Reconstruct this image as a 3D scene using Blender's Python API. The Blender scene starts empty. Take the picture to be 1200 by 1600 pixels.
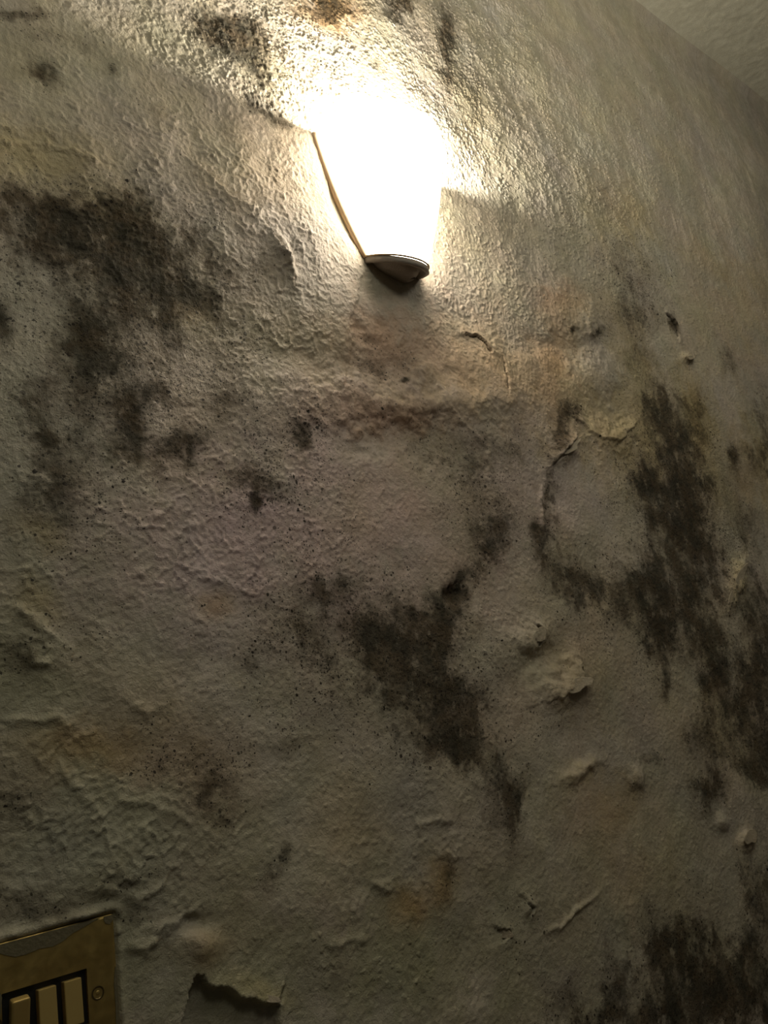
import bpy, bmesh, math
import numpy as np
from mathutils import Matrix, Vector

# ------------------------------------------------------------------ camera
FPX = 1261.0                       # focal length in pixels of the 1200x1600 frame
CAM_H = 1.33                       # height of the lens over the floor
D = 0.58                           # distance from the lens to the wall plane
Xc = np.array([1550., -100., -FPX]); Xc /= np.linalg.norm(Xc)     # wall's rightward direction in camera axes
Zc = np.array([-734., 4536., -FPX]); Zc -= Xc * (Zc @ Xc); Zc /= np.linalg.norm(Zc)
Yc = np.cross(Zc, Xc)
R = np.array([Xc, Yc, Zc])         # camera axes -> world axes
S = bpy.context.scene
C = S.collection
cam = bpy.data.cameras.new('camera')
cam.sensor_fit = 'HORIZONTAL'; cam.sensor_width = 36.0; cam.lens = 36.0 * FPX / 1200.0
cam.clip_start = 0.01
co = bpy.data.objects.new('camera', cam); C.objects.link(co)
M4 = Matrix([[*R[0], 0], [*R[1], 0], [*R[2], CAM_H], [0, 0, 0, 1]])
co.matrix_world = M4
S.camera = co

# ------------------------------------------------------------------ added fill light, exposure
S.view_settings.view_transform = 'Standard'
S.view_settings.look = 'None'
S.view_settings.exposure = 0.0
S.view_settings.gamma = 1.0
S.view_settings.use_curve_mapping = False
W = bpy.data.worlds.new('world'); S.world = W; W.use_nodes = True
bg = W.node_tree.nodes['Background']
bg.inputs[0].default_value = (1.0, 0.93, 0.72, 1); bg.inputs[1].default_value = 0.024
S.cycles.use_denoising = True
S.cycles.sample_clamp_indirect = 4.0
S.cycles.max_bounces = 4

BULB_POWER = 11.5
SHADE_GLOW = 18.0
FILL_LIGHTS = [((1.15, -0.20, CAM_H + 1.02), 4.6), ((0.20, -0.35, CAM_H + 0.92), 5.0)]     # two unseen fill lights, added to brighten wall and ceiling
for loc, pw in FILL_LIGHTS:
    la = bpy.data.lights.new('fill_light', 'POINT'); la.shadow_soft_size = 0.14
    la.energy = pw; la.color = (1.0, 0.95, 0.80)
    lo = bpy.data.objects.new('fill_light', la); C.objects.link(lo); lo.location = loc

# ------------------------------------------------------------------ helpers
def wall_xz(px, py):
    """where a line of sight of the photograph meets the wall plane: metres along the wall, metres over the lens"""
    r = R @ np.array([px - 600., 800. - py, -FPX]); t = D / r[1]
    return r[0] * t, r[2] * t

def jac(px, py):
    a = np.array(wall_xz(px, py)); b = np.array(wall_xz(px + 1, py)); c = np.array(wall_xz(px, py + 1))
    return a, np.array([b - a, c - a]).T

def link(name, me, mat=None, parent=None):
    o = bpy.data.objects.new(name, me); C.objects.link(o)
    if mat is not None: me.materials.append(mat)
    if parent is not None: o.parent = parent
    return o

def from_bm(name, bm, mat=None, parent=None, smooth=True, recalc=True):
    if recalc: bmesh.ops.recalc_face_normals(bm, faces=bm.faces)
    me = bpy.data.meshes.new(name); bm.to_mesh(me); bm.free()
    if smooth: me.polygons.foreach_set('use_smooth', [True] * len(me.polygons))
    return link(name, me, mat, parent)

def tag(o, label, cat):
    o['label'] = label; o['category'] = cat

def grid_mesh(name, V, nr, nc, flip=False):
    me = bpy.data.meshes.new(name)
    idx = np.arange(nr * nc).reshape(nr, nc)
    a = idx[:-1, :-1].ravel(); b = idx[:-1, 1:].ravel(); c = idx[1:, 1:].ravel(); d = idx[1:, :-1].ravel()
    q = np.stack([a, b, c, d] if not flip else [d, c, b, a], 1).astype(np.int32)
    me.vertices.add(nr * nc); me.vertices.foreach_set('co', V.astype(np.float32).ravel())
    me.loops.add(q.size); me.loops.foreach_set('vertex_index', q.ravel())
    me.polygons.add(len(q)); me.polygons.foreach_set('loop_start', np.arange(0, q.size, 4, dtype=np.int32))
    me.polygons.foreach_set('use_smooth', np.ones(len(q), bool))
    me.update(calc_edges=True)
    return me

# --- noise
def _h(ix, iy, s):
    n = (ix.astype(np.int64) * 374761393 + iy.astype(np.int64) * 668265263 + s * 1442695041) & 0xFFFFFFFF
    n = ((n ^ (n >> 13)) * 1274126177) & 0xFFFFFFFF
    n = ((n ^ (n >> 16)) * 2246822519) & 0xFFFFFFFF
    return ((n ^ (n >> 15)) & 0xFFFFFF) / float(0xFFFFFF)

def perlin(x, y, s=0):
    ix = np.floor(x).astype(np.int64); iy = np.floor(y).astype(np.int64)
    fx = x - ix; fy = y - iy
    u = fx * fx * fx * (fx * (fx * 6 - 15) + 10); v = fy * fy * fy * (fy * (fy * 6 - 15) + 10)
    def g(i, j, dx, dy):
        a = _h(i, j, s) * 2 * np.pi
        return np.cos(a) * dx + np.sin(a) * dy
    n00 = g(ix, iy, fx, fy); n10 = g(ix + 1, iy, fx - 1, fy)
    n01 = g(ix, iy + 1, fx, fy - 1); n11 = g(ix + 1, iy + 1, fx - 1, fy - 1)
    return 1.5 * ((n00 * (1 - u) + n10 * u) * (1 - v) + (n01 * (1 - u) + n11 * u) * v)

def fbm(x, y, o=4, s=0, gain=.5):
    t = 0; a = 1
    for k in range(o):
        t = t + a * perlin(x, y, s + k * 17); x = x * 2.03 + 3.1; y = y * 2.03 - 1.7; a *= gain
    return t

def worley(x, y, s=0):
    ix = np.floor(x).astype(np.int64); iy = np.floor(y).astype(np.int64)
    f1 = np.full(x.shape, 9.); f2 = np.full(x.shape, 9.)
    for i in (-1, 0, 1):
        for j in (-1, 0, 1):
            cx = ix + i; cy = iy + j
            d = (cx + _h(cx, cy, s) - x) ** 2 + (cy + _h(cx, cy, s + 5) - y) ** 2
            f2 = np.minimum(f2, np.maximum(f1, d)); f1 = np.minimum(f1, d)
    return np.sqrt(f1), np.sqrt(f2)

def sst(a, b, x):
    t = np.clip((x - a) / (b - a), 0, 1); return t * t * (3 - 2 * t)

# ------------------------------------------------------------------ node helpers
class NT:
    def __init__(s, name):
        s.m = bpy.data.materials.new(name); s.m.use_nodes = True
        s.t = s.m.node_tree; s.b = s.t.nodes['Principled BSDF']; s.out = s.t.nodes['Material Output']
    def n(s, k, **p):
        nd = s.t.nodes.new(k)
        for a, v in p.items(): setattr(nd, a, v)
        return nd
    def put(s, sock, v):
        if isinstance(v, bpy.types.NodeSocket): s.t.links.new(v, sock)
        elif v is not None: sock.default_value = v
    def math(s, op, a, b=None, c=None, clamp=False):
        nd = s.n('ShaderNodeMath', operation=op, use_clamp=clamp)
        s.put(nd.inputs[0], a)
        if b is not None: s.put(nd.inputs[1], b)
        if c is not None: s.put(nd.inputs[2], c)
        return nd.outputs[0]
    def mix(s, f, a, b, mode='MIX'):
        nd = s.n('ShaderNodeMix', data_type='RGBA', blend_type=mode)
        s.put(nd.inputs[0], f); s.put(nd.inputs[6], a); s.put(nd.inputs[7], b)
        return nd.outputs[2]
    def ramp(s, x, lo, hi, o0=0., o1=1.):
        nd = s.n('ShaderNodeMapRange', interpolation_type='SMOOTHSTEP')
        s.put(nd.inputs[0], x)
        for i, v in enumerate((lo, hi, o0, o1)): s.put(nd.inputs[1 + i], v)
        return nd.outputs[0]
    def noise(s, vec, scale, detail=3., rough=.5, dist=0.):
        nd = s.n('ShaderNodeTexNoise'); s.put(nd.inputs['Vector'], vec)
        nd.inputs['Scale'].default_value = scale; nd.inputs['Detail'].default_value = detail
        nd.inputs['Roughness'].default_value = rough; nd.inputs['Distortion'].default_value = dist
        return nd.outputs[0]
    def vor(s, vec, scale, feature='F1', rnd=1.):
        nd = s.n('ShaderNodeTexVoronoi', feature=feature); s.put(nd.inputs['Vector'], vec)
        nd.inputs['Scale'].default_value = scale; nd.inputs['Randomness'].default_value = rnd
        return nd

def simple(name, col, rough=.5, metal=0., spec=.5, bump=None):
    t = NT(name); b = t.b
    b.inputs['Base Color'].default_value = (*col, 1); b.inputs['Roughness'].default_value = rough
    b.inputs['Metallic'].default_value = metal; b.inputs['Specular IOR Level'].default_value = spec
    if bump:
        tc = t.n('ShaderNodeTexCoord'); h = t.noise(tc.outputs['Object'], bump[0], 4)
        bp = t.n('ShaderNodeBump'); bp.inputs['Distance'].default_value = bump[1]; t.put(bp.inputs['Height'], h)
        t.put(b.inputs['Normal'], bp.outputs[0])
    return t.m

# ------------------------------------------------------------------ wall: coordinates
def axis(stops):
    out = [stops[0][0]]
    for (a, sa), (b, sb) in zip(stops[:-1], stops[1:]):
        n = max(1, int(round((b - a) / ((sa + sb) / 2))))
        t = np.linspace(0, 1, n + 1)[1:]
        r = sb / sa
        tt = t if abs(r - 1) < 1e-3 else (r ** t - 1) / (r - 1)
        out.extend(list(a + (b - a) * tt))
    return np.array(out)
DENS = 1.0
xs = axis([(-1.2, .03), (-.05, .012), (.08, .0013 / DENS), (.7, .0013 / DENS), (1.3, .0018 / DENS), (2.35, .0028 / DENS), (2.7, .01), (3.6, .04)])
zs = axis([(-CAM_H, .03), (-.50, .010), (-.40, .0015 / DENS), (.95, .0015 / DENS), (1.30, .0022 / DENS)])
ZC = 2.318 * D                      # ceiling over the lens
zs = np.append(zs[zs < ZC - .002], np.linspace(zs[zs < ZC - .002][-1], ZC, 3)[1:])
nc, nr = len(xs), len(zs)
GX, GZ = np.meshgrid(xs, zs)
GX = GX.astype(np.float64); GZ = GZ.astype(np.float64)

def window(cx, cz, rad):
    i0, i1 = np.searchsorted(xs, [cx - rad, cx + rad]); j0, j1 = np.searchsorted(zs, [cz - rad, cz + rad])
    return slice(j0, j1), slice(i0, i1)

WX = fbm(GX * 22, GZ * 22, 4, 3) ; WZ = fbm(GX * 22, GZ * 22, 4, 91)      # warps that make every edge ragged
WX2 = fbm(GX * 90, GZ * 90, 3, 33); WZ2 = fbm(GX * 90, GZ * 90, 3, 77)

def blob_field(px, py, rx, ry, ang=0, soft=1.0, rag=.45):
    """an ellipse on the wall (centre, radii as the photograph shows them), ragged; returns window and 0..1 falloff"""
    c, J = jac(px, py)
    a = math.radians(ang)
    E = J @ np.array([[math.cos(a) * rx, -math.sin(a) * ry], [math.sin(a) * rx, math.cos(a) * ry]])
    Ei = np.linalg.inv(E); rad = np.abs(E).sum() * 1.9
    w = window(c[0], c[1], rad)
    sz = math.sqrt(abs(np.linalg.det(E)))
    dx = GX[w] - c[0] + sz * rag * (.75 * WX[w] + .35 * WX2[w]); dz = GZ[w] - c[1] + sz * rag * (.75 * WZ[w] + .35 * WZ2[w])
    u = Ei[0, 0] * dx + Ei[0, 1] * dz; v = Ei[1, 0] * dx + Ei[1, 1] * dz
    d = np.sqrt(u * u + v * v)
    return w, np.exp(-(d ** 2.2) * 1.1 / soft)

# ------------------------------------------------------------------ wall: stains
mould = np.zeros_like(GX); speck = np.zeros_like(GX)
tint = np.ones(GX.shape + (3,))
MOULD = [  # px, py, rx, ry, angle, strength
 (40,370,60,50,0,.4),(160,360,130,50,5,.45),(230,400,80,60,20,.45),(190,520,90,60,0,.4),(120,640,80,60,0,.3),(8,318,34,28,0,.85),(0,500,26,30,0,.95),(105,350,52,26,10,.75),(62,330,20,18,0,.45),(215,345,45,42,0,.62),(120,385,70,35,20,.45),
 (185,400,110,50,10,.35),(235,455,95,70,0,.38),(145,490,42,42,0,.55),(120,530,30,50,0,.4),(260,488,30,18,-20,.6),(330,450,60,60,30,.28),
 (155,575,55,50,0,.35),(200,650,24,42,8,.8),(225,615,34,16,-30,.55),(190,700,45,22,0,.5),(292,700,30,44,35,.78),(255,712,26,26,0,.45),
 (305,625,60,12,0,.38),(355,640,20,30,20,.25),(92,745,52,45,0,.6),(75,680,36,16,0,.4),(90,790,50,40,0,.35),(60,650,30,60,0,.22),
 (468,675,17,28,-20,.62),(478,700,10,16,0,.3),(395,745,36,22,20,.5),(399,780,7,22,0,.75),(440,770,30,16,0,.22),(60,120,30,12,50,.5),(85,118,24,10,55,.5),
 (100,60,60,16,0,.25),(30,20,60,12,0,.4),(180,108,14,8,40,.35),(250,170,60,14,20,.15),
 (365,45,34,28,20,.95),(396,85,26,44,-15,.95),(340,60,40,30,20,.5),(320,30,40,25,0,.4),(400,158,42,14,35,.55),(440,190,24,10,35,.4),(515,10,34,20,0,.8),(622,6,26,22,0,.85),
 (590,98,10,14,0,.4),(700,95,13,62,-5,.66),(690,40,18,28,0,.45),(735,150,14,50,-15,.3),(640,120,10,12,0,.2),
 (710,930,20,18,0,.95),(728,905,26,20,-35,.75),(770,850,40,30,-40,.6),(765,790,34,30,0,.35),(740,740,30,30,0,.28),(800,820,22,16,0,.3),
 (650,985,62,52,0,.52),(560,985,90,60,20,.36),(600,1050,70,60,0,.4),(680,1065,62,70,10,.55),(640,1030,60,60,0,.3),(700,960,30,40,0,.5),(690,1130,70,50,20,.5),(745,1165,34,50,-25,.55),
 (780,1225,36,40,0,.5),(805,1270,16,50,8,.72),(765,1275,20,34,0,.4),(500,930,60,40,0,.2),(480,1000,60,70,0,.22),
 (862,765,9,90,6,.5),(885,650,20,20,0,.62),(872,690,14,24,20,.5),(840,830,10,14,0,.9),(850,860,20,26,0,.55),(885,890,30,36,-20,.62),(940,920,34,42,-30,.5),(900,930,40,24,0,.35),
 (985,440,30,40,-20,.32),(1000,500,36,30,0,.3),(970,400,10,20,0,.3),(1032,640,26,34,-25,.8),(1000,560,26,46,-25,.3),(1050,700,36,50,-20,.75),(1070,760,42,50,-20,.8),(1015,765,34,26,20,.75),
 (1060,825,46,46,-30,.85),(1098,850,22,42,-15,.8),(1085,650,20,50,-10,.45),(1010,890,36,30,0,.5),(1028,950,38,46,0,.85),(985,930,26,30,0,.5),(1035,1010,18,44,-12,.7),(1040,1080,8,26,0,.6),
 (1085,900,50,46,-20,.55),(1070,960,40,60,-10,.42),(1102,990,22,70,-8,.6),(1112,1062,18,44,-8,.75),(1150,1060,44,80,0,.42),(1180,1110,34,60,0,.6),(1190,1000,24,70,0,.6),(1175,930,30,30,0,.4),
 (1185,720,26,36,0,.42),(1144,714,8,22,-12,.7),(1165,820,22,46,-25,.42),(1195,650,18,50,0,.3),(1108,1230,24,30,-10,.75),(1130,1180,30,26,0,.35),(1185,1190,24,60,-10,.55),(1090,1150,26,30,0,.35),
 (1190,1400,36,80,0,.5),(1060,1500,44,50,0,.62),(1130,1500,90,40,0,.5),(1060,1580,110,60,0,.72),(1170,1560,70,60,0,.75),(940,1590,80,34,0,.45),(1000,1440,60,30,0,.2),
 (1020,1190,20,12,0,.3),(995,1230,18,12,0,.35),(447,1330,9,20,20,.45),(418,1370,20,24,20,.4),(350,1280,22,10,0,.2),
 (300,1190,60,50,20,.25),(340,1240,40,34,20,.28),(460,1165,40,16,0,.25),(395,1045,14,24,0,.3),(60,1420,110,26,0,.32),(235,1430,50,16,-10,.3),(200,1370,60,14,0,.22),
 (15,1010,44,40,0,.32),(20,1240,50,30,0,.3),(25,790,30,50,0,.25),(590,640,80,24,5,.18),(600,560,60,26,10,.3),(632,595,6,5,0,.95),(450,290,50,20,40,.12),(405,415,26,18,20,.2),
 (1140,560,12,30,-25,.4),(890,517,6,5,0,.9),(930,520,14,6,10,.6),(1050,510,6,16,-20,.85),(700,1370,14,36,10,.35),(1085,1390,40,40,0,.15),
 (700,700,80,40,10,.2),(560,760,20,14,0,.2),(800,700,60,40,0,.22),(810,1130,8,8,0,.4),
]
for px, py, rx, ry, an, st in MOULD:
    w, f = blob_field(px, py, rx * 1.12, ry * 1.12, an, 1.0, .55)
    mould[w] = 1 - (1 - mould[w]) * (1 - min(1, st ** .8) * f)
SPECK = [(200,430,200,140,.75),(250,600,200,110,.8),(430,740,90,70,.85),(130,780,120,90,.5),(470,680,60,60,.8),(560,1000,150,110,.85),(680,1060,90,100,.9),(500,870,110,90,.4),
 (760,780,60,90,.5),(990,450,60,80,.8),(1050,740,80,130,.95),(1120,860,60,90,.9),(960,940,90,80,.5),(1030,1000,50,80,.6),(300,1180,110,70,.45),(420,1000,60,60,.3),
 (350,530,90,70,.5),(100,330,110,60,.6),(640,1150,120,60,.35),(1160,1000,60,120,.5),(800,1150,90,60,.25),(100,960,120,90,.2),(400,60,90,70,.6),(700,90,50,100,.6),(900,700,100,60,.2),(820,1460,60,60,.15)]
for px, py, rx, ry, st in SPECK:
    w, f = blob_field(px, py, rx, ry, 0, 1.0, .4)
    speck[w] = np.maximum(speck[w], st * f)
TINT = [  # px, py, rx, ry, angle, strength, multiply colour : patches of old paint, damp, rust, salts, plus painted light: dimmer bottom, cooler left
 (60,255,130,50,0,.7,(1.05,.95,.62)),(200,60,300,110,0,.5,(.98,.97,.80)),(900,150,260,260,0,.5,(.97,.98,.86)),
 (420,260,90,100,0,.5,(1.12,.98,.82)),(660,560,170,90,0,.6,(1.10,.92,.78)),(600,530,60,26,10,.5,(1.2,1.02,.84)),(600,650,90,26,5,.6,(1.15,.9,.74)),(760,590,90,60,0,.5,(1.12,.95,.78)),
 (865,560,36,90,5,.6,(1.08,.80,.58)),(880,470,40,24,0,.45,(1.1,.84,.62)),(940,660,90,60,20,.7,(1.05,.93,.60)),(990,560,30,90,-20,.6,(1.0,.90,.58)),(1085,650,26,90,-10,.7,(1.05,.92,.55)),
 (1000,720,40,50,0,.5,(1.05,.95,.66)),(560,840,330,150,10,.4,(1.02,.90,.84)),(640,800,200,120,0,.3,(1.05,.93,.88)),(360,560,160,120,0,.4,(1.02,.92,.86)),
 (40,620,120,150,0,.65,(.82,.90,.86)),(30,880,110,160,0,.6,(.78,.86,.76)),(60,830,50,26,20,.6,(1.1,.95,.66)),(60,940,50,30,30,.6,(1.12,.98,.68)),(20,1080,110,120,0,.5,(.82,.90,.78)),
 (130,1170,90,40,0,.8,(1.0,.80,.54)),(300,1190,90,70,20,.5,(.98,.80,.68)),(180,1290,260,100,0,.5,(.82,.90,.74)),(350,1500,420,130,0,.5,(.82,.90,.76)),(1000,1400,300,150,0,.4,(.86,.92,.76)),
 (540,1240,70,60,0,.4,(1.02,.88,.64)),(560,1310,60,40,0,.4,(1.02,.90,.66)),(640,1415,26,34,0,.75,(1.0,.72,.42)),(690,1380,26,44,10,.7,(.95,.70,.42)),(340,945,26,20,0,.6,(1.0,.78,.5)),
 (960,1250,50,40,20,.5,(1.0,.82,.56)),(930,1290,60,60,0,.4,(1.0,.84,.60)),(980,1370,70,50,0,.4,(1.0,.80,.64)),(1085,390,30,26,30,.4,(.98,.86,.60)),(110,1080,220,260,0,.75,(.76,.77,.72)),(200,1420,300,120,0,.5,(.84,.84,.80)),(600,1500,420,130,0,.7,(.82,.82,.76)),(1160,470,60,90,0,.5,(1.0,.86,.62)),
 (1180,730,60,70,0,.6,(.95,.82,.52)),(1120,1130,60,90,0,.5,(.95,.86,.60)),(300,490,40,20,0,.5,(1.0,.82,.55)),(165,330,70,40,0,.5,(1.0,.92,.62)),(515,12,50,30,0,.9,(1.0,.70,.35)),
 (880,1040,60,60,0,.4,(1.06,.95,.80)),(1150,900,14,50,20,.6,(1.3,1.22,.95)),(905,1210,36,26,-30,.5,(1.2,1.15,.95)),(320,1485,40,26,0,.6,(1.25,1.02,.86)),(400,1545,60,20,10,.6,(1.3,1.2,.9)),
 (780,1120,70,70,0,.35,(1.05,.88,.76)),(1165,1310,14,26,0,.5,(1.25,1.1,.9)),(285,1450,30,22,0,.5,(.85,.85,.98)),(950,1040,80,100,0,.4,(1.04,.92,.70)),(720,1500,200,90,0,.3,(.85,.9,.78)),
 (600,520,90,60,0,.8,(1.20,1.10,1.14)),(600,800,260,120,0,.7,(1.13,1.07,1.20)),(350,830,200,110,0,.9,(1.16,1.09,1.26)),(450,1000,200,110,0,.5,(1.06,1.04,1.2)),(860,730,90,80,0,.6,(1.2,1.12,1.25)),(600,640,170,40,4,.5,(1.05,1.0,1.15)),
 (970,330,60,50,0,.5,(1.02,.90,.64)),(740,170,40,60,0,.4,(1.0,.90,.66)),(470,130,60,60,0,.4,(.98,.97,.92)),
]
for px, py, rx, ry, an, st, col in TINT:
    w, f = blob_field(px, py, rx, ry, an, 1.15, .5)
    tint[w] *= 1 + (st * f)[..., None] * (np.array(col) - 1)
# faint uneven washes everywhere
smoke = mould.copy()
ptc = fbm(GX * 34, GZ * 26, 5, 500, .62)
mould = np.clip(mould * (1 + .6 * ptc * (1 - mould * .45)), 0, 1)
light_patch = sst(.35, .8, fbm(GX * 70, GZ * 48, 4, 520, .6))
mould *= 1 - .4 * light_patch * (mould < .97)
speck = np.clip(np.maximum(speck * (1 + .6 * ptc), .75 * mould), 0, 1)
tint *= 1 - (smoke * (1 + .3 * fbm(GX * 18, GZ * 12, 4, 610)))[..., None].clip(0, 1) * np.array([.44, .47, .52])
wash = fbm(GX * 6, GZ * 6, 5, 200)
tint *= (1 + .10 * wash)[..., None]
tint[..., 2] *= 1 + .08 * fbm(GX * 9, GZ * 9, 4, 240)
tint[..., 0] *= 1 + .04 * fbm(GX * 12, GZ * 12, 4, 260)

# ------------------------------------------------------------------ wall: relief (metres, positive = out of the wall)
H = np.zeros_like(GX)
H += .0050 * fbm(GX * 3.2, GZ * 3.2, 3, 11)                              # lumpy old plaster
H += .0016 * fbm(GX * 14, GZ * 14, 3, 21)
def path_field(pts, width, warp=.002):
    """distance to a polyline, signed side and the wall window"""
    P = np.array([wall_xz(*p) for p in pts]); c = P.mean(0); rad = np.abs(P - c).max() + width * 4
    w = window(c[0], c[1], rad)
    x = GX[w] + warp * (WX[w] + WX2[w]); z = GZ[w] + warp * (WZ[w] + WZ2[w])
    best = np.full(x.shape, 9.); side = np.zeros(x.shape)
    for a, b in zip(P[:-1], P[1:]):
        d = b - a; L = d @ d
        t = np.clip(((x - a[0]) * d[0] + (z - a[1]) * d[1]) / L, 0, 1)
        ex = x - a[0] - t * d[0]; ez = z - a[1] - t * d[1]; dist = np.hypot(ex, ez)
        s = np.sign(d[0] * ez - d[1] * ex)
        m = dist < best; best = np.where(m, dist, best); side = np.where(m, s, side)
    return w, best, side
def crack(pts, width=.0016, depth=.006, lip=.0022, dark=.9):
    w, d, s = path_field(pts, .02)
    H[w] -= depth * np.exp(-(d / width) ** 2)
    H[w] += lip * np.exp(-np.maximum(d - width, 0) / .008) * (s > 0)
    mould[w] = np.maximum(mould[w], dark * np.exp(-(d / (width * .8)) ** 2))  # crack core darkened through the mould mask
def ledge(pts, step=.003, reach=.02, up=1):
    """a lifted edge: paint stands proud on one side of the line and dies away behind it"""
    w, d, s = path_field(pts, .03, .003)
    e = np.minimum(1, 1)
    H[w] += step * np.exp(-d / reach) * sst(-.0012, .0012, s * up * d)
def bump(px, py, rx, ry, h, ang=0, rag=.35):
    w, f = blob_field(px, py, rx, ry, ang, 1.0, rag); H[w] += h * f
# wrinkled skin of paint : ragged thin ridges
rg_x = GX + .010 * WX + .003 * WX2; rg_z = GZ + .010 * WZ + .003 * WZ2
f1, f2 = worley(rg_x * 70 , rg_z * 105, 5)
ridge = np.exp(-((f2 - f1) / .12) ** 2)
f1b, f2b = worley(rg_x * 120 + 7, rg_z * 150 + 3, 9)
ridge2 = np.exp(-((f2b - f1b) / .18) ** 2)
amp = np.full(GX.shape, .25)                                             # where the wrinkles are strong
for px, py, rx, ry, a in [(230,280,260,170,1.),(420,450,130,200,1.),(350,820,330,160,.9),(150,1300,240,160,1.),(660,1330,130,110,.6),(300,950,250,120,.6),(750,440,130,150,.7),(60,950,90,120,.9),(480,620,100,80,.8),(560,1390,120,80,.6)]:
    w, f = blob_field(px, py, rx, ry, 0, 1.2, .4); amp[w] = np.maximum(amp[w], a * f)
gate = sst(-.25, .35, fbm(GX * 30, GZ * 30, 3, 57))
H += amp * gate * (.0021 * ridge) + amp * .0010 * ridge2 * (1 - .4 * gate)
# stipple : pimples thrown by a roller, strongest over the lamp and to its right
st_amp = np.full(GX.shape, .25)
for px, py, rx, ry, a in [(520,60,260,140,1.),(760,150,190,230,1.2),(880,300,200,170,1.1),(600,1500,200,90,.5),(760,1000,140,160,.5),(1000,200,160,200,.8),(860,470,120,170,.6),(1120,400,120,200,.6)]:
    w, f = blob_field(px, py, rx, ry, 0, 1.2, .3); st_amp[w] = np.maximum(st_amp[w], a * f)
s1, s2 = worley(GX * 150 + 1.2 * WX2, GZ * 105 + 1.2 * WZ2, 31)
pim = sst(.55, .12, s1) * sst(.25, .75, _h(np.floor(GX * 40).astype(int), np.floor(GZ * 40).astype(int), 3) * .5 + .5 * (fbm(GX * 45, GZ * 45, 2, 71) + .6))
H += st_amp * .0015 * pim
H += st_amp * .0003 * fbm(GX * 120, GZ * 90, 2, 141)
H += .00035 * fbm(GX * 230, GZ * 230, 2, 151)
# vertical runs of paint at the right
runs = np.clip(fbm(GX * 55, GZ * 5, 3, 301), 0, 1)
w, f = blob_field(1080, 320, 190, 260, 0, 1.2, .2)
H[w] += .0009 * f * runs[w]
# features one by one
bump(600, 560, 90, 50, -.006); bump(600, 620, 90, 30, .005); bump(660, 580, 24, 20, .005)
bump(780, 600, 90, 60, .004); bump(640, 690, 120, 30, -.005, 5); bump(460, 640, 90, 60, .003)
crack([(728,524),(745,526),(757,540),(765,553)], .0009, .007, .003); crack([(783,560),(787,590),(788,610)], .0009, .004, .001)
bump(700, 630, 130, 14, .0025, -3); bump(700, 668, 130, 18, -.002, -3)
ledge([(560,450),(548,500),(552,560)], .0012, .02, -1)
bump(850, 470, 60, 50, .004); bump(920, 500, 26, 30, .007); bump(890, 540, 50, 24, -.004)
bump(925, 590, 40, 40, .006); bump(960, 680, 60, 26, .007, 10); ledge([(900,660),(930,685),(965,692),(985,670)], .0028, .02, 1)
bump(880, 705, 16, 26, .009, 30); crack([(866,722),(884,702),(892,690)], .0016, .004, .004, .5)
bump(1070, 560, 9, 8, .009); crack([(1040,492),(1052,510),(1056,528)], .002, .006, .004, .8)
bump(820, 1000, 40, 26, .008, -30); bump(838, 1030, 50, 30, -.007, -20); bump(880, 1070, 44, 34, .007, -30); bump(800, 1040, 40, 26, .004)
crack([(836,980),(846,990),(842,1004)], .0018, .008, .004); crack([(905,1048),(908,1062),(903,1072)], .0016, .007, .003)
ledge([(870,1088),(893,1078),(905,1060),(906,1040)], .004, .018, 1)
bump(1150, 910, 12, 44, .008, 25); bump(910, 1205, 34, 12, .006, -30); bump(995, 1215, 14, 18, .006); bump(1165, 1312, 9, 18, .009); bump(1130, 1285, 10, 14, .006)
crack([(785,1452),(797,1455),(797,1464),(790,1468)], .0010, .005, .003, .8); crack([(826,1411),(834,1418),(830,1432)], .0010, .004, .003, .8); bump(827, 1420, 8, 14, .004)
bump(900, 1425, 50, 5, .003, -38)
bump(708, 925, 14, 16, -.012); mould[window(*wall_xz(708, 925), .001)] = 1  # blackness inside the hole is painted in, through the mould mask
bump(445, 400, 8, 30, .007, -25); ledge([(425,370),(440,395),(447,412)], .006, .02, -1)
ledge([(328,275),(352,298),(378,318),(400,326)], .0045, .016, -1)
for pts, st, up in [([(0,232),(60,225),(105,238),(140,252)], .004, -1), ([(100,1205),(122,1232),(138,1255)], .004, -1), ([(18,1130),(60,1128),(88,1120),(104,1140)], .004, 1), ([(190,1262),(230,1258),(275,1280)], .003, 1),
                    ([(30,955),(58,975),(80,990)], .006, -1), ([(44,1022),(66,1036)], .005, 1), ([(205,1105),(228,1112)], .004, 1), ([(655,1290),(690,1280),(700,1282)], .004, 1), ([(686,1335),(712,1336)], .004, 1),
                    ([(580,1385),(605,1392)], .005, 1), ([(520,1475),(565,1470)], .004, 1), ([(845,760),(850,830)], .004, 1), ([(700,640),(760,700),(770,780)], .003, 1), ([(300,890),(335,905),(390,925)], .002, 1),
                    ([(160,1395),(215,1405),(250,1375)], .004, 1), ([(205,1478),(222,1480),(238,1470)], .006, 1), ([(240,1445),(262,1440),(300,1425)], .005, -1)]:
    w, d, s_ = path_field(pts, .02, .003); H[w] += st * .42 * np.exp(-(d / .0035) ** 2) + st * .25 * np.exp(-d / .014) * sst(-.003, .003, s_ * up * d)
bump(310, 1480, 34, 22, .006); bump(300, 1440, 26, 18, -.005)
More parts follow.
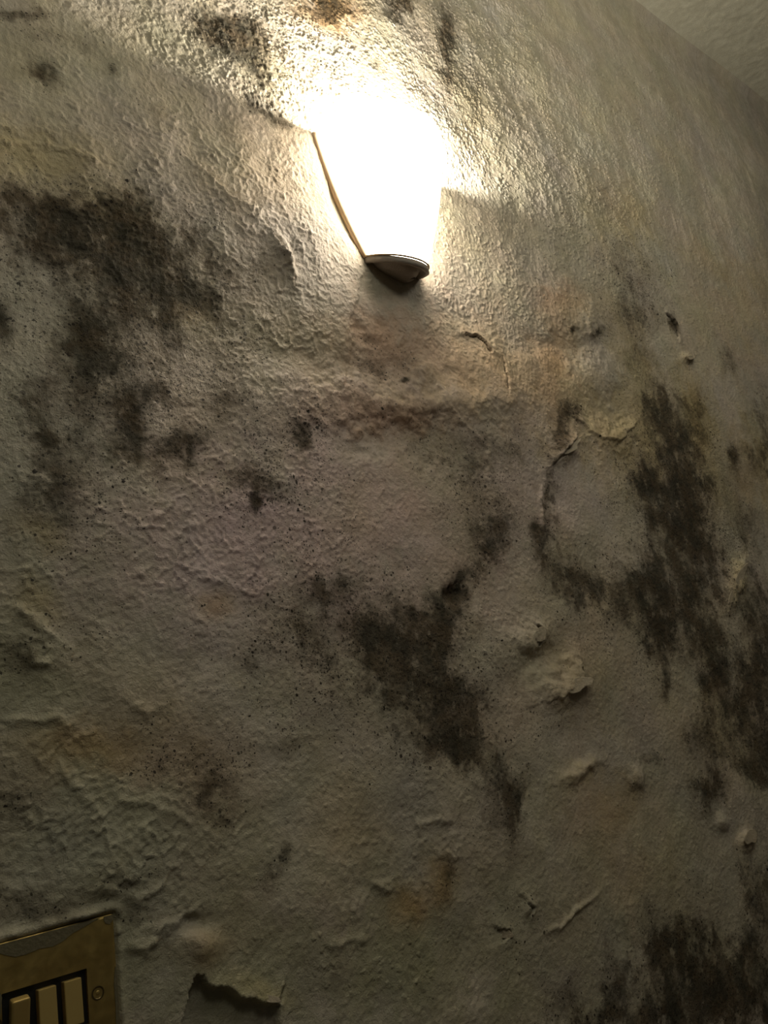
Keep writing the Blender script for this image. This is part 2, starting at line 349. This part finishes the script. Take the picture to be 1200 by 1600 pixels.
# torn-off plaster by the bottom edge: a hollow under an overhanging lip
TORN = [(283,1600),(290,1550),(300,1524),(312,1526),(325,1540),(355,1545),(372,1555),(385,1562),(410,1565),(428,1567),(434,1572),(434,1600),(430,1680),(300,1680)]
P = np.array([wall_xz(*p) for p in TORN]); w = window(P[:, 0].mean(), P[:, 1].mean(), .14)
x = GX[w] + .0015 * WX2[w]; z = GZ[w] + .0015 * WZ2[w]
ins = np.zeros(x.shape, bool); dist = np.full(x.shape, 9.)
for a, b in zip(P, np.roll(P, -1, 0)):
    cross = ((a[1] > z) != (b[1] > z)) & (x < (b[0] - a[0]) * (z - a[1]) / (b[1] - a[1] + 1e-12) + a[0]); ins ^= cross
    d = b - a; t = np.clip(((x - a[0]) * d[0] + (z - a[1]) * d[1]) / (d @ d), 0, 1); dist = np.minimum(dist, np.hypot(x - a[0] - t * d[0], z - a[1] - t * d[1]))
H[w] = np.where(ins, H[w] * .3 - .0055 * sst(0, .002, dist), H[w] + .0035 * np.exp(-dist / .012))
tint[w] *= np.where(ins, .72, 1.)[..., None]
crack([(428,1567),(438,1556),(441,1545)], .0010, .006, .002)
# plaster kept clear of the switch plate, paint crept up to its rim; flat under the lamp
SWX, SWZ = .1665, -.1265
q = np.maximum(np.abs(GX - SWX), np.abs(GZ - SWZ))
H = H * sst(.040, .062, q)
H += np.where(GZ > SWZ + .03, .0052, .0026) * np.exp(-((q - .0463) / .0030) ** 2) * (1 + .8 * fbm(GX * 60, GZ * 60, 2, 8)) * (q > .0436)
SLX, SLZ = .572, .58
ql = np.hypot((GX - SLX) / .095, (GZ - SLZ) / .10)
H *= sst(.55, 1.15, ql) * .85 + .15
H[(ql < .8)] -= .002
mould *= sst(.0425, .0450, q)
speck *= sst(.0425, .0450, q)
# soft joint with the ceiling
RJ = .012 + .006 * perlin(GX * 2.3 + .4, GX * 0, 5)
dz = np.clip(GZ - (ZC - RJ), 0, None)
joint = RJ - np.sqrt(np.clip(RJ ** 2 - np.minimum(dz, RJ * .999) ** 2, 0, None))
H = H * sst(0, .03, ZC - GZ) + joint
V = np.stack([GX, D - H, GZ + CAM_H], -1).reshape(-1, 3)
wall_me = grid_mesh('wall_back', V, nr, nc)
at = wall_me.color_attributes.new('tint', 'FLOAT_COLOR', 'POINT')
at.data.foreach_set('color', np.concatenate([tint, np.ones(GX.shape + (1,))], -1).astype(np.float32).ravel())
at = wall_me.color_attributes.new('growth', 'FLOAT_COLOR', 'POINT')
at.data.foreach_set('color', np.stack([mould, speck, np.clip(st_amp / 1.25, 0, 1), np.ones_like(GX)], -1).astype(np.float32).ravel())

def plaster(name, with_attr=True, base=(.56, .505, .42)):
    t = NT(name); b = t.b
    tc = t.n('ShaderNodeTexCoord'); P_ = tc.outputs['Object']
    n1 = t.noise(P_, 60, 5, .6); n2 = t.noise(P_, 420, 4, .6)
    col = t.mix(t.ramp(n1, .35, .7), (base[0] * .90, base[1] * .89, base[2] * .87, 1), (base[0] * 1.06, base[1] * 1.06, base[2] * 1.06, 1))
    col = t.mix(t.ramp(n2, .55, .75, 0, .22), col, (base[0] * .6, base[1] * .55, base[2] * .48, 1))
    rough = .5
    if with_attr:
        ta = t.n('ShaderNodeAttribute', attribute_name='tint'); ga = t.n('ShaderNodeAttribute', attribute_name='growth')
        sep = t.n('ShaderNodeSeparateColor'); t.put(sep.inputs[0], ga.outputs[0])
        m, s, r = sep.outputs[0], sep.outputs[1], sep.outputs[2]
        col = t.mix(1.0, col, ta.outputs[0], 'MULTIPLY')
        # cloudy growth: coverage broken up by fine noise
        nb = t.noise(P_, 210, 5, .74); nc_ = t.noise(P_, 46, 4, .6)
        thr = t.math('ADD', t.math('MULTIPLY', nb, 1.7), t.math('MULTIPLY', nc_, .6))
        cov = t.ramp(t.math('SUBTRACT', t.math('MULTIPLY', m, 2.2), thr), -1.0, .45)
        cov = t.math('MULTIPLY', cov, t.math('POWER', m, .40), clamp=True)
        mc = t.mix(t.ramp(nc_, .38, .62), (.070, .048, .024, 1), (.030, .027, .016, 1))
        col = t.mix(t.math('MULTIPLY', cov, .93), col, mc)
        # specks in three sizes
        wv = t.n('ShaderNodeTexNoise'); t.put(wv.inputs['Vector'], P_); wv.inputs['Scale'].default_value = 500
        wp = t.n('ShaderNodeVectorMath', operation='MULTIPLY_ADD'); t.put(wp.inputs[0], wv.outputs['Color']); wp.inputs[1].default_value = (.0022,) * 3; t.put(wp.inputs[2], P_)
        for sc, r0, k in ((620, .50, 1.1), (360, .46, .85), (190, .40, .42)):
            v = t.vor(wp.outputs[0], sc)
            rnd = t.n('ShaderNodeSeparateColor'); t.put(rnd.inputs[0], v.outputs['Color'])
            lim = t.math('MULTIPLY', t.ramp(rnd.outputs[0], t.math('SUBTRACT', 1.0, t.math('MULTIPLY', s, k)), 1.02), r0)
            sp = t.math('LESS_THAN', v.outputs['Distance'], lim)
            sp = t.math('MULTIPLY', sp, t.ramp(rnd.outputs[1], 0, 1, .45, .95))
            col = t.mix(sp, col, (.022, .016, .010, 1))
        rough = t.math('ADD', .46, t.math('MULTIPLY', cov, .4))
    t.put(b.inputs['Base Color'], col)
    t.put(b.inputs['Roughness'], rough)
    b.inputs['Specular IOR Level'].default_value = .38
    # fine tooth of the paint
    f1_ = t.noise(P_, 900, 3, .6); f2_ = t.noise(P_, 320, 4, .62, .6)
    h = t.math('ADD', t.math('MULTIPLY', f1_, .25), f2_)
    bp = t.n('ShaderNodeBump'); bp.inputs['Distance'].default_value = .0011; bp.inputs['Strength'].default_value = .95
    if with_attr:
        wv2 = t.n('ShaderNodeTexNoise'); t.put(wv2.inputs['Vector'], P_); wv2.inputs['Scale'].default_value = 120
        wq = t.n('ShaderNodeVectorMath', operation='MULTIPLY_ADD'); t.put(wq.inputs[0], wv2.outputs['Color']); wq.inputs[1].default_value = (.006,) * 3; t.put(wq.inputs[2], P_)
        for sc, lo_, hi_, am in ((140, .42, .08, 2.2), (270, .42, .10, .8)):
            v = t.vor(wq.outputs[0], sc)
            rc = t.n('ShaderNodeSeparateColor'); t.put(rc.inputs[0], v.outputs['Color'])
            pm = t.math('MULTIPLY', t.ramp(v.outputs['Distance'], lo_, hi_), t.ramp(rc.outputs[0], .25, 1.0))
            h = t.math('ADD', h, t.math('MULTIPLY', pm, t.math('MULTIPLY', r, am)))
    t.put(bp.inputs['Height'], h); t.put(b.inputs['Normal'], bp.outputs[0])
    return t.m
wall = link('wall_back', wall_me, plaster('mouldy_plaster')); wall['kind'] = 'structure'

# ------------------------------------------------------------------ ceiling and floor
cx = axis([(-1.2, .06), (.9, .01), (1.1, .005), (2.9, .005), (3.6, .06)]); cy = axis([(-2.4, .08), (-.45, .02), (-.25, .005), (D, .005)])
CX, CY = np.meshgrid(cx, cy)
edge = .030 + .018 * perlin(CX * 2.3 + .4, CX * 0, 5)
hz = .004 * fbm(CX * 3, CY * 3, 3, 401) + .0005 * fbm(CX * 45, CY * 45, 3, 411) + .0022 * np.clip(fbm(CX * 60, CY * 60, 3, 431) - .15, 0, 1)
hz = hz * sst(0, .05, D - CY)
for px_, py_, rr, hh in ((1.98, .40, .008, .006), (2.02, .51, .010, -.006)):
    hz += hh * np.exp(-(((CX - px_) ** 2 + (CY - py_) ** 2) / rr ** 2))
cv = np.stack([CX, CY, CAM_H + ZC - .0004 + hz * -1], -1).reshape(-1, 3)
ceil_ = link('ceiling', grid_mesh('ceiling', cv, len(cy), len(cx), True), plaster('ceiling_paint', False, (.70, .68, .55)))
ceil_['kind'] = 'structure'
bm = bmesh.new(); bmesh.ops.create_grid(bm, x_segments=24, y_segments=16, size=.5)
for v in bm.verts: v.co = Vector((1.2 + v.co.x * 4.8, -.91 + v.co.y * 2.98, 0))
fl = from_bm('floor', bm, simple('floor_boards', (.16, .11, .07), .6, bump=(30, .001)), recalc=False); fl['kind'] = 'structure'

# ------------------------------------------------------------------ flakes of paint that have let go of the wall
flake_mat = plaster('peeled_paint', False, (.43, .37, .28))
def flake(px, py, rx, ry, ang, lift_dir, lift, seed):
    c, J = jac(px, py); a = math.radians(ang)
    E = J @ np.array([[math.cos(a) * rx, -math.sin(a) * ry], [math.sin(a) * rx, math.cos(a) * ry]])
    ld = J @ np.array([math.cos(math.radians(lift_dir)), math.sin(math.radians(lift_dir))])
    i = int(np.clip(np.searchsorted(xs, c[0]), 0, nc - 1)); j = int(np.clip(np.searchsorted(zs, c[1]), 0, nr - 1))
    base = H[j, i]
    ext = abs(ld @ E[:, 0]) / (ld @ ld) ** .5 + abs(ld @ E[:, 1]) / (ld @ ld) ** .5
    lu = ld / (ld @ ld) ** .5
    rng = np.random.default_rng(seed); n1, n2 = 36, 9
    rr = 1 + .28 * np.interp(np.arange(n1), np.linspace(0, n1, 10), np.append(rng.normal(0, 1, 9), 0)).clip(-1.4, 1.4) * .8
    rr[-1] = (rr[0] + rr[-2]) / 2
    bm = bmesh.new(); lay = []
    for th in (0, .0007):
        g = []
        for k in range(1, n2 + 1):
            g.append([])
            for q_ in range(n1):
                t_ = 2 * math.pi * q_ / n1; u = E @ np.array([math.cos(t_), math.sin(t_)]) * rr[q_] * k / n2
                p = float(np.clip((u @ lu) / ext * .5 + .5, 0, 1))
                y = -(base + lift * p ** 1.6 - .0012 + .0006 * math.sin(u[0] * 900 + seed) * p) + th
                g[-1].append(bm.verts.new((u[0], y, u[1])))
        cv_ = bm.verts.new((0, -(base + lift * .33 - .0012) + th, 0)); lay.append((cv_, g))
    for cv_, g in lay:
        for q_ in range(n1):
            b_ = (q_ + 1) % n1; bm.faces.new((cv_, g[0][q_], g[0][b_]))
            for k in range(n2 - 1): bm.faces.new((g[k][q_], g[k + 1][q_], g[k + 1][b_], g[k][b_]))
    for q_ in range(n1):
        b_ = (q_ + 1) % n1; bm.faces.new((lay[0][1][-1][q_], lay[0][1][-1][b_], lay[1][1][-1][b_], lay[1][1][-1][q_]))
    o = from_bm('paint_flake', bm, flake_mat, wall); o.location = (c[0], D, c[1] + CAM_H)
for k, a in enumerate([(884, 703, 17, 6, -42, 60, .006), (1149, 908, 6, 30, 22, 20, .005), (838, 992, 9, 12, -20, 20, .007), (896, 1072, 16, 9, -35, 60, .006), (790, 1460, 12, 7, 5, 20, .005),
                       (829, 1420, 6, 12, 10, 0, .004), (1164, 1308, 7, 12, 5, 20, .006), (1072, 561, 6, 6, 0, 40, .004), (412, 1558, 20, 5, 8, 90, .003)]):
    flake(*a, k + 3)

# ------------------------------------------------------------------ wall lamp: half-cone uplighter
ZT = .653; ZB = .5075; RT = .084; RB = .037
lamp = bpy.data.objects.new('wall_lamp', None); C.objects.link(lamp); lamp.location = (SLX, D, CAM_H + ZB)
tag(lamp, 'glowing half-cone uplighter fixed to the mouldy wall, dark cap underneath', 'wall lamp')
def prof(t):       # t 0 bottom .. 1 top
    return RB + (RT - RB) * (t ** .88) + .004 * math.sin(math.pi * t)
NP, NT_ = 48, 26
def zlow(phi): return -.016 * math.sin(phi)      # the lower rim dips towards the room
t = NT('frosted_shade'); t.b.inputs['Base Color'].default_value = (.85, .78, .62, 1); t.b.inputs['Roughness'].default_value = .45
t.b.inputs['Emission Color'].default_value = (1.0, .86, .68, 1); t.b.inputs['Emission Strength'].default_value = SHADE_GLOW
shade_mat = t.m
bm = bmesh.new(); rings = []
for th in (0, .0035):      # outer skin then inner skin
    for k in range(NT_ + 1):
        tt = k / NT_; row = []
        for j in range(NP + 1):
            phi = math.pi * j / NP; r = prof(tt) - th
            z = (ZT - ZB) * tt + zlow(phi) * (1 - tt) + .004 * math.sin(phi) * tt
            row.append(bm.verts.new((-r * math.cos(phi), -r * math.sin(phi) + .0005, z)))
        rings.append(row)
n = NT_ + 1
def strip(a, b):
    for j in range(len(a) - 1): bm.faces.new((a[j], a[j + 1], b[j + 1], b[j]))
for k in range(NT_): strip(rings[k], rings[k + 1]); strip(rings[n + k + 1], rings[n + k])
strip(rings[NT_], rings[n + NT_]); strip(rings[n], rings[0])
for e in (0, NP):
    for k in range(NT_): bm.faces.new((rings[k][e], rings[k + 1][e], rings[n + k + 1][e], rings[n + k][e]))
shade = from_bm('lamp_shade', bm, shade_mat, lamp)
# plaster rim that hugs the shade against the wall
cream = simple('aged_cream_enamel', (.60, .44, .28), .5)
bm = bmesh.new()
def tube(bm, pts, rad, seg=8, cap=True):
    pts = [Vector(p) for p in pts]; prev = None; rg = []
    for i, p in enumerate(pts):
        d = (pts[min(i + 1, len(pts) - 1)] - pts[max(i - 1, 0)]).normalized()
        u = d.cross(Vector((0, 0, 1)) if abs(d.z) < .9 else Vector((1, 0, 0))).normalized(); v = d.cross(u)
        if prev is not None and u.dot(prev) < 0: u = -u; v = -v
        prev = u
        rr = rad(i / (len(pts) - 1)) if callable(rad) else rad
        rg.append([bm.verts.new(p + rr * (math.cos(2 * math.pi * k / seg) * u + math.sin(2 * math.pi * k / seg) * v)) for k in range(seg)])
    for a, b in zip(rg[:-1], rg[1:]):
        for k in range(seg): bm.faces.new((a[k], a[(k + 1) % seg], b[(k + 1) % seg], b[k]))
    if cap: bm.faces.new(rg[0]); bm.faces.new(rg[-1])
for sgn in (-1, 1):
    tube(bm, [(sgn * (prof(k / 20) + .0016), -.0012, (ZT - ZB) * k / 20) for k in range(21)], .0040)
from_bm('mounting_frame', bm, cream, lamp)
# lower cap: half dish with a lip, a hollow and a fixing screw
bm = bmesh.new()
capm = simple('tarnished_cap_metal', (.38, .33, .28), .5, .0, .5, bump=(300, .0008))
def capz(r, phi): return zlow(phi) * r / RB
prof_c = [(RB + .0035, .0015), (RB + .0035, -.0050), (RB + .0012, -.0064), (RB - .0020, -.0056), (RB - .0045, -.0014), (RB * .80, -.0018), (RB * .74, -.0060), (RB * .62, -.0100), (RB * .45, -.0135), (RB * .22, -.0165), (RB * .02, -.0175)]
rows = []
for r, z in prof_c:
    rows.append([bm.verts.new((-r * math.cos(math.pi * j / NP) + .014 * max(0, 1 - r / RB / .8), -r * math.sin(math.pi * j / NP) + (.003 if j in (0, NP) else .0008), z + capz(r, math.pi * j / NP))) for j in range(NP + 1)])
for a, b in zip(rows[:-1], rows[1:]): strip(a, b)
top = [bm.verts.new((-.8 * RB * math.cos(math.pi * j / NP), -.8 * RB * math.sin(math.pi * j / NP) + .0008, .002 + capz(.8 * RB, math.pi * j / NP))) for j in range(NP + 1)]
strip(top, rows[0])
cap = from_bm('bottom_cap', bm, capm, lamp)
bm = bmesh.new()
tube(bm, [((RB + .0035) * -math.cos(math.pi * j / 40), -(RB + .0035) * math.sin(math.pi * j / 40), .0012 + zlow(math.pi * j / 40)) for j in range(41)], .0011)
from_bm('cap_rim', bm, cream, cap)
bm = bmesh.new()
bmesh.ops.create_cone(bm, cap_ends=True, segments=20, radius1=.0042, radius2=.0030, depth=.0022)
bmesh.ops.translate(bm, vec=(0, 0, 0), verts=bm.verts)
topf = max((f for f in bm.faces if len(f.verts) > 4), key=lambda f: -f.calc_center_median().z)
ri = bmesh.ops.inset_region(bm, faces=[topf], thickness=.0016, depth=0)
bmesh.ops.translate(bm, vec=(0, 0, .0014), verts=topf.verts)
scr = from_bm('fixing_screw', bm, simple('dull_steel', (.16, .13, .11), .6), cap, smooth=False)
scr.location = (.016, -.012, -.0185); scr.rotation_euler = (.45, -.35, 0); scr.location.z += .0008
# bulb inside
bm = bmesh.new(); bmesh.ops.create_uvsphere(bm, u_segments=24, v_segments=16, radius=.013)
for v in bm.verts:
    if v.co.z < 0: v.co.z *= 1.9; v.co.x *= 1 - .35 * min(1, -v.co.z / .024); v.co.y *= 1 - .35 * min(1, -v.co.z / .024)
bt = NT('bulb_glass'); bt.b.inputs['Emission Color'].default_value = (1, .90, .70, 1); bt.b.inputs['Emission Strength'].default_value = 40
BZ = .628
bulb = from_bm('bulb', bm, bt.m, lamp); bulb.location = (.022, -.042, BZ - ZB); bulb.visible_shadow = True
bm = bmesh.new(); bmesh.ops.create_cone(bm, cap_ends=True, segments=20, radius1=.012, radius2=.011, depth=.04)
so = from_bm('bulb_socket', bm, simple('socket_plastic', (.7, .65, .55), .5), lamp); so.location = (.022, -.036, BZ - ZB - .047)
pl = bpy.data.lights.new('bulb_light', 'POINT'); pl.energy = BULB_POWER; pl.color = (1.0, .93, .80); pl.shadow_soft_size = .010
po = bpy.data.objects.new('bulb_light', pl); C.objects.link(po); po.location = (SLX + .022, D - .042, CAM_H + BZ + .017)

# ------------------------------------------------------------------ light switch
sw = bpy.data.objects.new('light_switch', None); C.objects.link(sw); sw.location = (SWX, D, CAM_H + SWZ)
tag(sw, 'square brass three-gang light switch with paint-smeared plate, at the bottom left', 'light switch')
# local axes: x right, y into the wall, z up
t = NT('old_brass'); tc = t.n('ShaderNodeTexCoord'); P_ = tc.outputs['Object']
col = t.mix(t.ramp(t.noise(P_, 70, 5), .35, .7), (.38, .27, .09, 1), (.50, .37, .13, 1))
t.put(t.b.inputs['Base Color'], col); t.b.inputs['Metallic'].default_value = .75
t.put(t.b.inputs['Roughness'], t.ramp(t.noise(P_, 200, 3), .3, .7, .38, .55)); brass = t.m
rocker_brass = simple('rubbed_brass', (.62, .46, .17), .42, .55)
def rbox(bm, x0, x1, y0, y1, z0, z1, bev=0., seg=2):
    g = bmesh.ops.create_cube(bm, size=1)['verts']
    for v in g: v.co = Vector(((x0 + x1) / 2 + v.co.x * (x1 - x0), (y0 + y1) / 2 + v.co.y * (y1 - y0), (z0 + z1) / 2 + v.co.z * (z1 - z0)))
    if bev:
        es = list({e for v in g for e in v.link_edges}); bmesh.ops.bevel(bm, geom=es, offset=bev, segments=seg, affect='EDGES', profile=.5)
# plate with a real opening and two screw wells, built from an outline grid
bm = bmesh.new(); HX = .043; OX0, OX1, OZ = -.0262, .0240, .0158; TH = .0048
def rr_pts(hx0, hx1, hz, r, seg=5):
    out = []
    for (cx_, cz_, a0) in ((hx1 - r, hz - r, 0), (hx0 + r, hz - r, 90), (hx0 + r, -hz + r, 180), (hx1 - r, -hz + r, 270)):
        for k in range(seg + 1):
            a = math.radians(a0 + 90 * k / seg); out.append((cx_ + r * math.cos(a), cz_ + r * math.sin(a)))
    return out
def loop(pts, y): return [bm.verts.new((x, y, z)) for x, z in pts]
L0 = loop(rr_pts(-HX, HX, HX, .0015), -.0002); L1 = loop(rr_pts(-HX, HX, HX, .0015), -TH + .0012); L2 = loop(rr_pts(-HX + .0012, HX - .0012, HX - .0012, .0012), -TH)
I2 = loop(rr_pts(OX0, OX1, OZ, .0004), -TH); I0 = loop(rr_pts(OX0, OX1, OZ, .0004), -.0008)
def ringf(a, b, bm=None):
    bm = globals()['bm'] if bm is None else bm
    for k in range(len(a)): bm.faces.new((a[k], a[(k + 1) % len(a)], b[(k + 1) % len(a)], b[k]))
ringf(L0, L1); ringf(L1, L2); ringf(L2, I2); ringf(I2, I0)
plate = from_bm('face_plate', bm, brass, sw, smooth=False)
bm = bmesh.new(); rbox(bm, OX0 - .001, OX1 + .001, -.0018, -.0006, -OZ - .001, OZ + .001)
from_bm('black_insert', bm, simple('black_plastic', (.010, .010, .010), .5), sw, smooth=False)['label'] = 'black plastic surround behind the rockers'
for k, (rx, ang) in enumerate(((-.0168, 13), (-.0010, -4), (.0142, -4))):
    bm = bmesh.new(); rbox(bm, -.0053, .0053, -.0035, .0035, -.0125, .0125, .0006 if k else .0012)
    for v in bm.verts: v.co.y += abs(v.co.z) ** 2 * -9          # slightly dished rocker
    o = from_bm('rocker', bm, rocker_brass, sw, smooth=False); o.location = (rx, -.0040, -.0004); o.rotation_euler = (math.radians(ang), 0, 0)
for sx in (-.03015, .03015):
    bm = bmesh.new(); rows = []
    for r, y in ((.0040, -TH - .0003), (.0034, -TH - .0005), (.0030, -TH + .0001), (.0022, -TH + .0006), (.0002, -TH + .0007)):
        rows.append([bm.verts.new((r * math.cos(2 * math.pi * j / 24), y, r * math.sin(2 * math.pi * j / 24))) for j in range(24)])
    for a, b in zip(rows[:-1], rows[1:]): ringf(a, b)
    o = from_bm('screw_cup', bm, simple('dark_bronze', (.20, .15, .07), .3, .9), plate); o.location = (sx, 0, 0)
    bm = bmesh.new(); bmesh.ops.create_uvsphere(bm, u_segments=16, v_segments=8, radius=.0017)
    for v in bm.verts: v.co.y *= .45
    s_ = from_bm('screw', bm, brass, o); s_.location = (0, -TH + .0004, 0)
# smears of wall paint left on the plate
def smear(pts, name='paint_smear', th=.00035):
    bm = bmesh.new()
    a = [bm.verts.new((x, -TH - th, z)) for x, z in pts]; b = [bm.verts.new((x, -TH + .0001, z)) for x, z in pts]
    bm.faces.new(a); ringf(a, b, bm)
    return from_bm(name, bm, smear_mat, plate, smooth=False)
smear_mat = simple('dried_wall_paint', (.15, .13, .075), .7, bump=(400, .0005))
smear([(-.030,.0428),(.034,.0428),(.030,.0418),(.022,.0395),(.016,.0380),(.010,.0350),(.004,.0338),(-.004,.0345),(-.012,.0335),(-.018,.0338),(-.024,.0365),(-.030,.0400)])
smear([(.0365,.0428),(.0425,.0428),(.0425,.0395),(.0400,.0375),(.0375,.0385),(.0365,.0405)])
smear([(.0428,-.043),(.0428,.010),(.0420,.012),(.0412,.008),(.0405,.002),(.0408,-.010),(.0402,-.022),(.0398,-.034),(.0395,-.043)])
smear([(-.0428,.036),(-.036,.037),(-.031,.030),(-.0285,.022),(-.026,.014),(-.027,.006),(-.031,-.004),(-.033,-.016),(-.0428,-.02)])
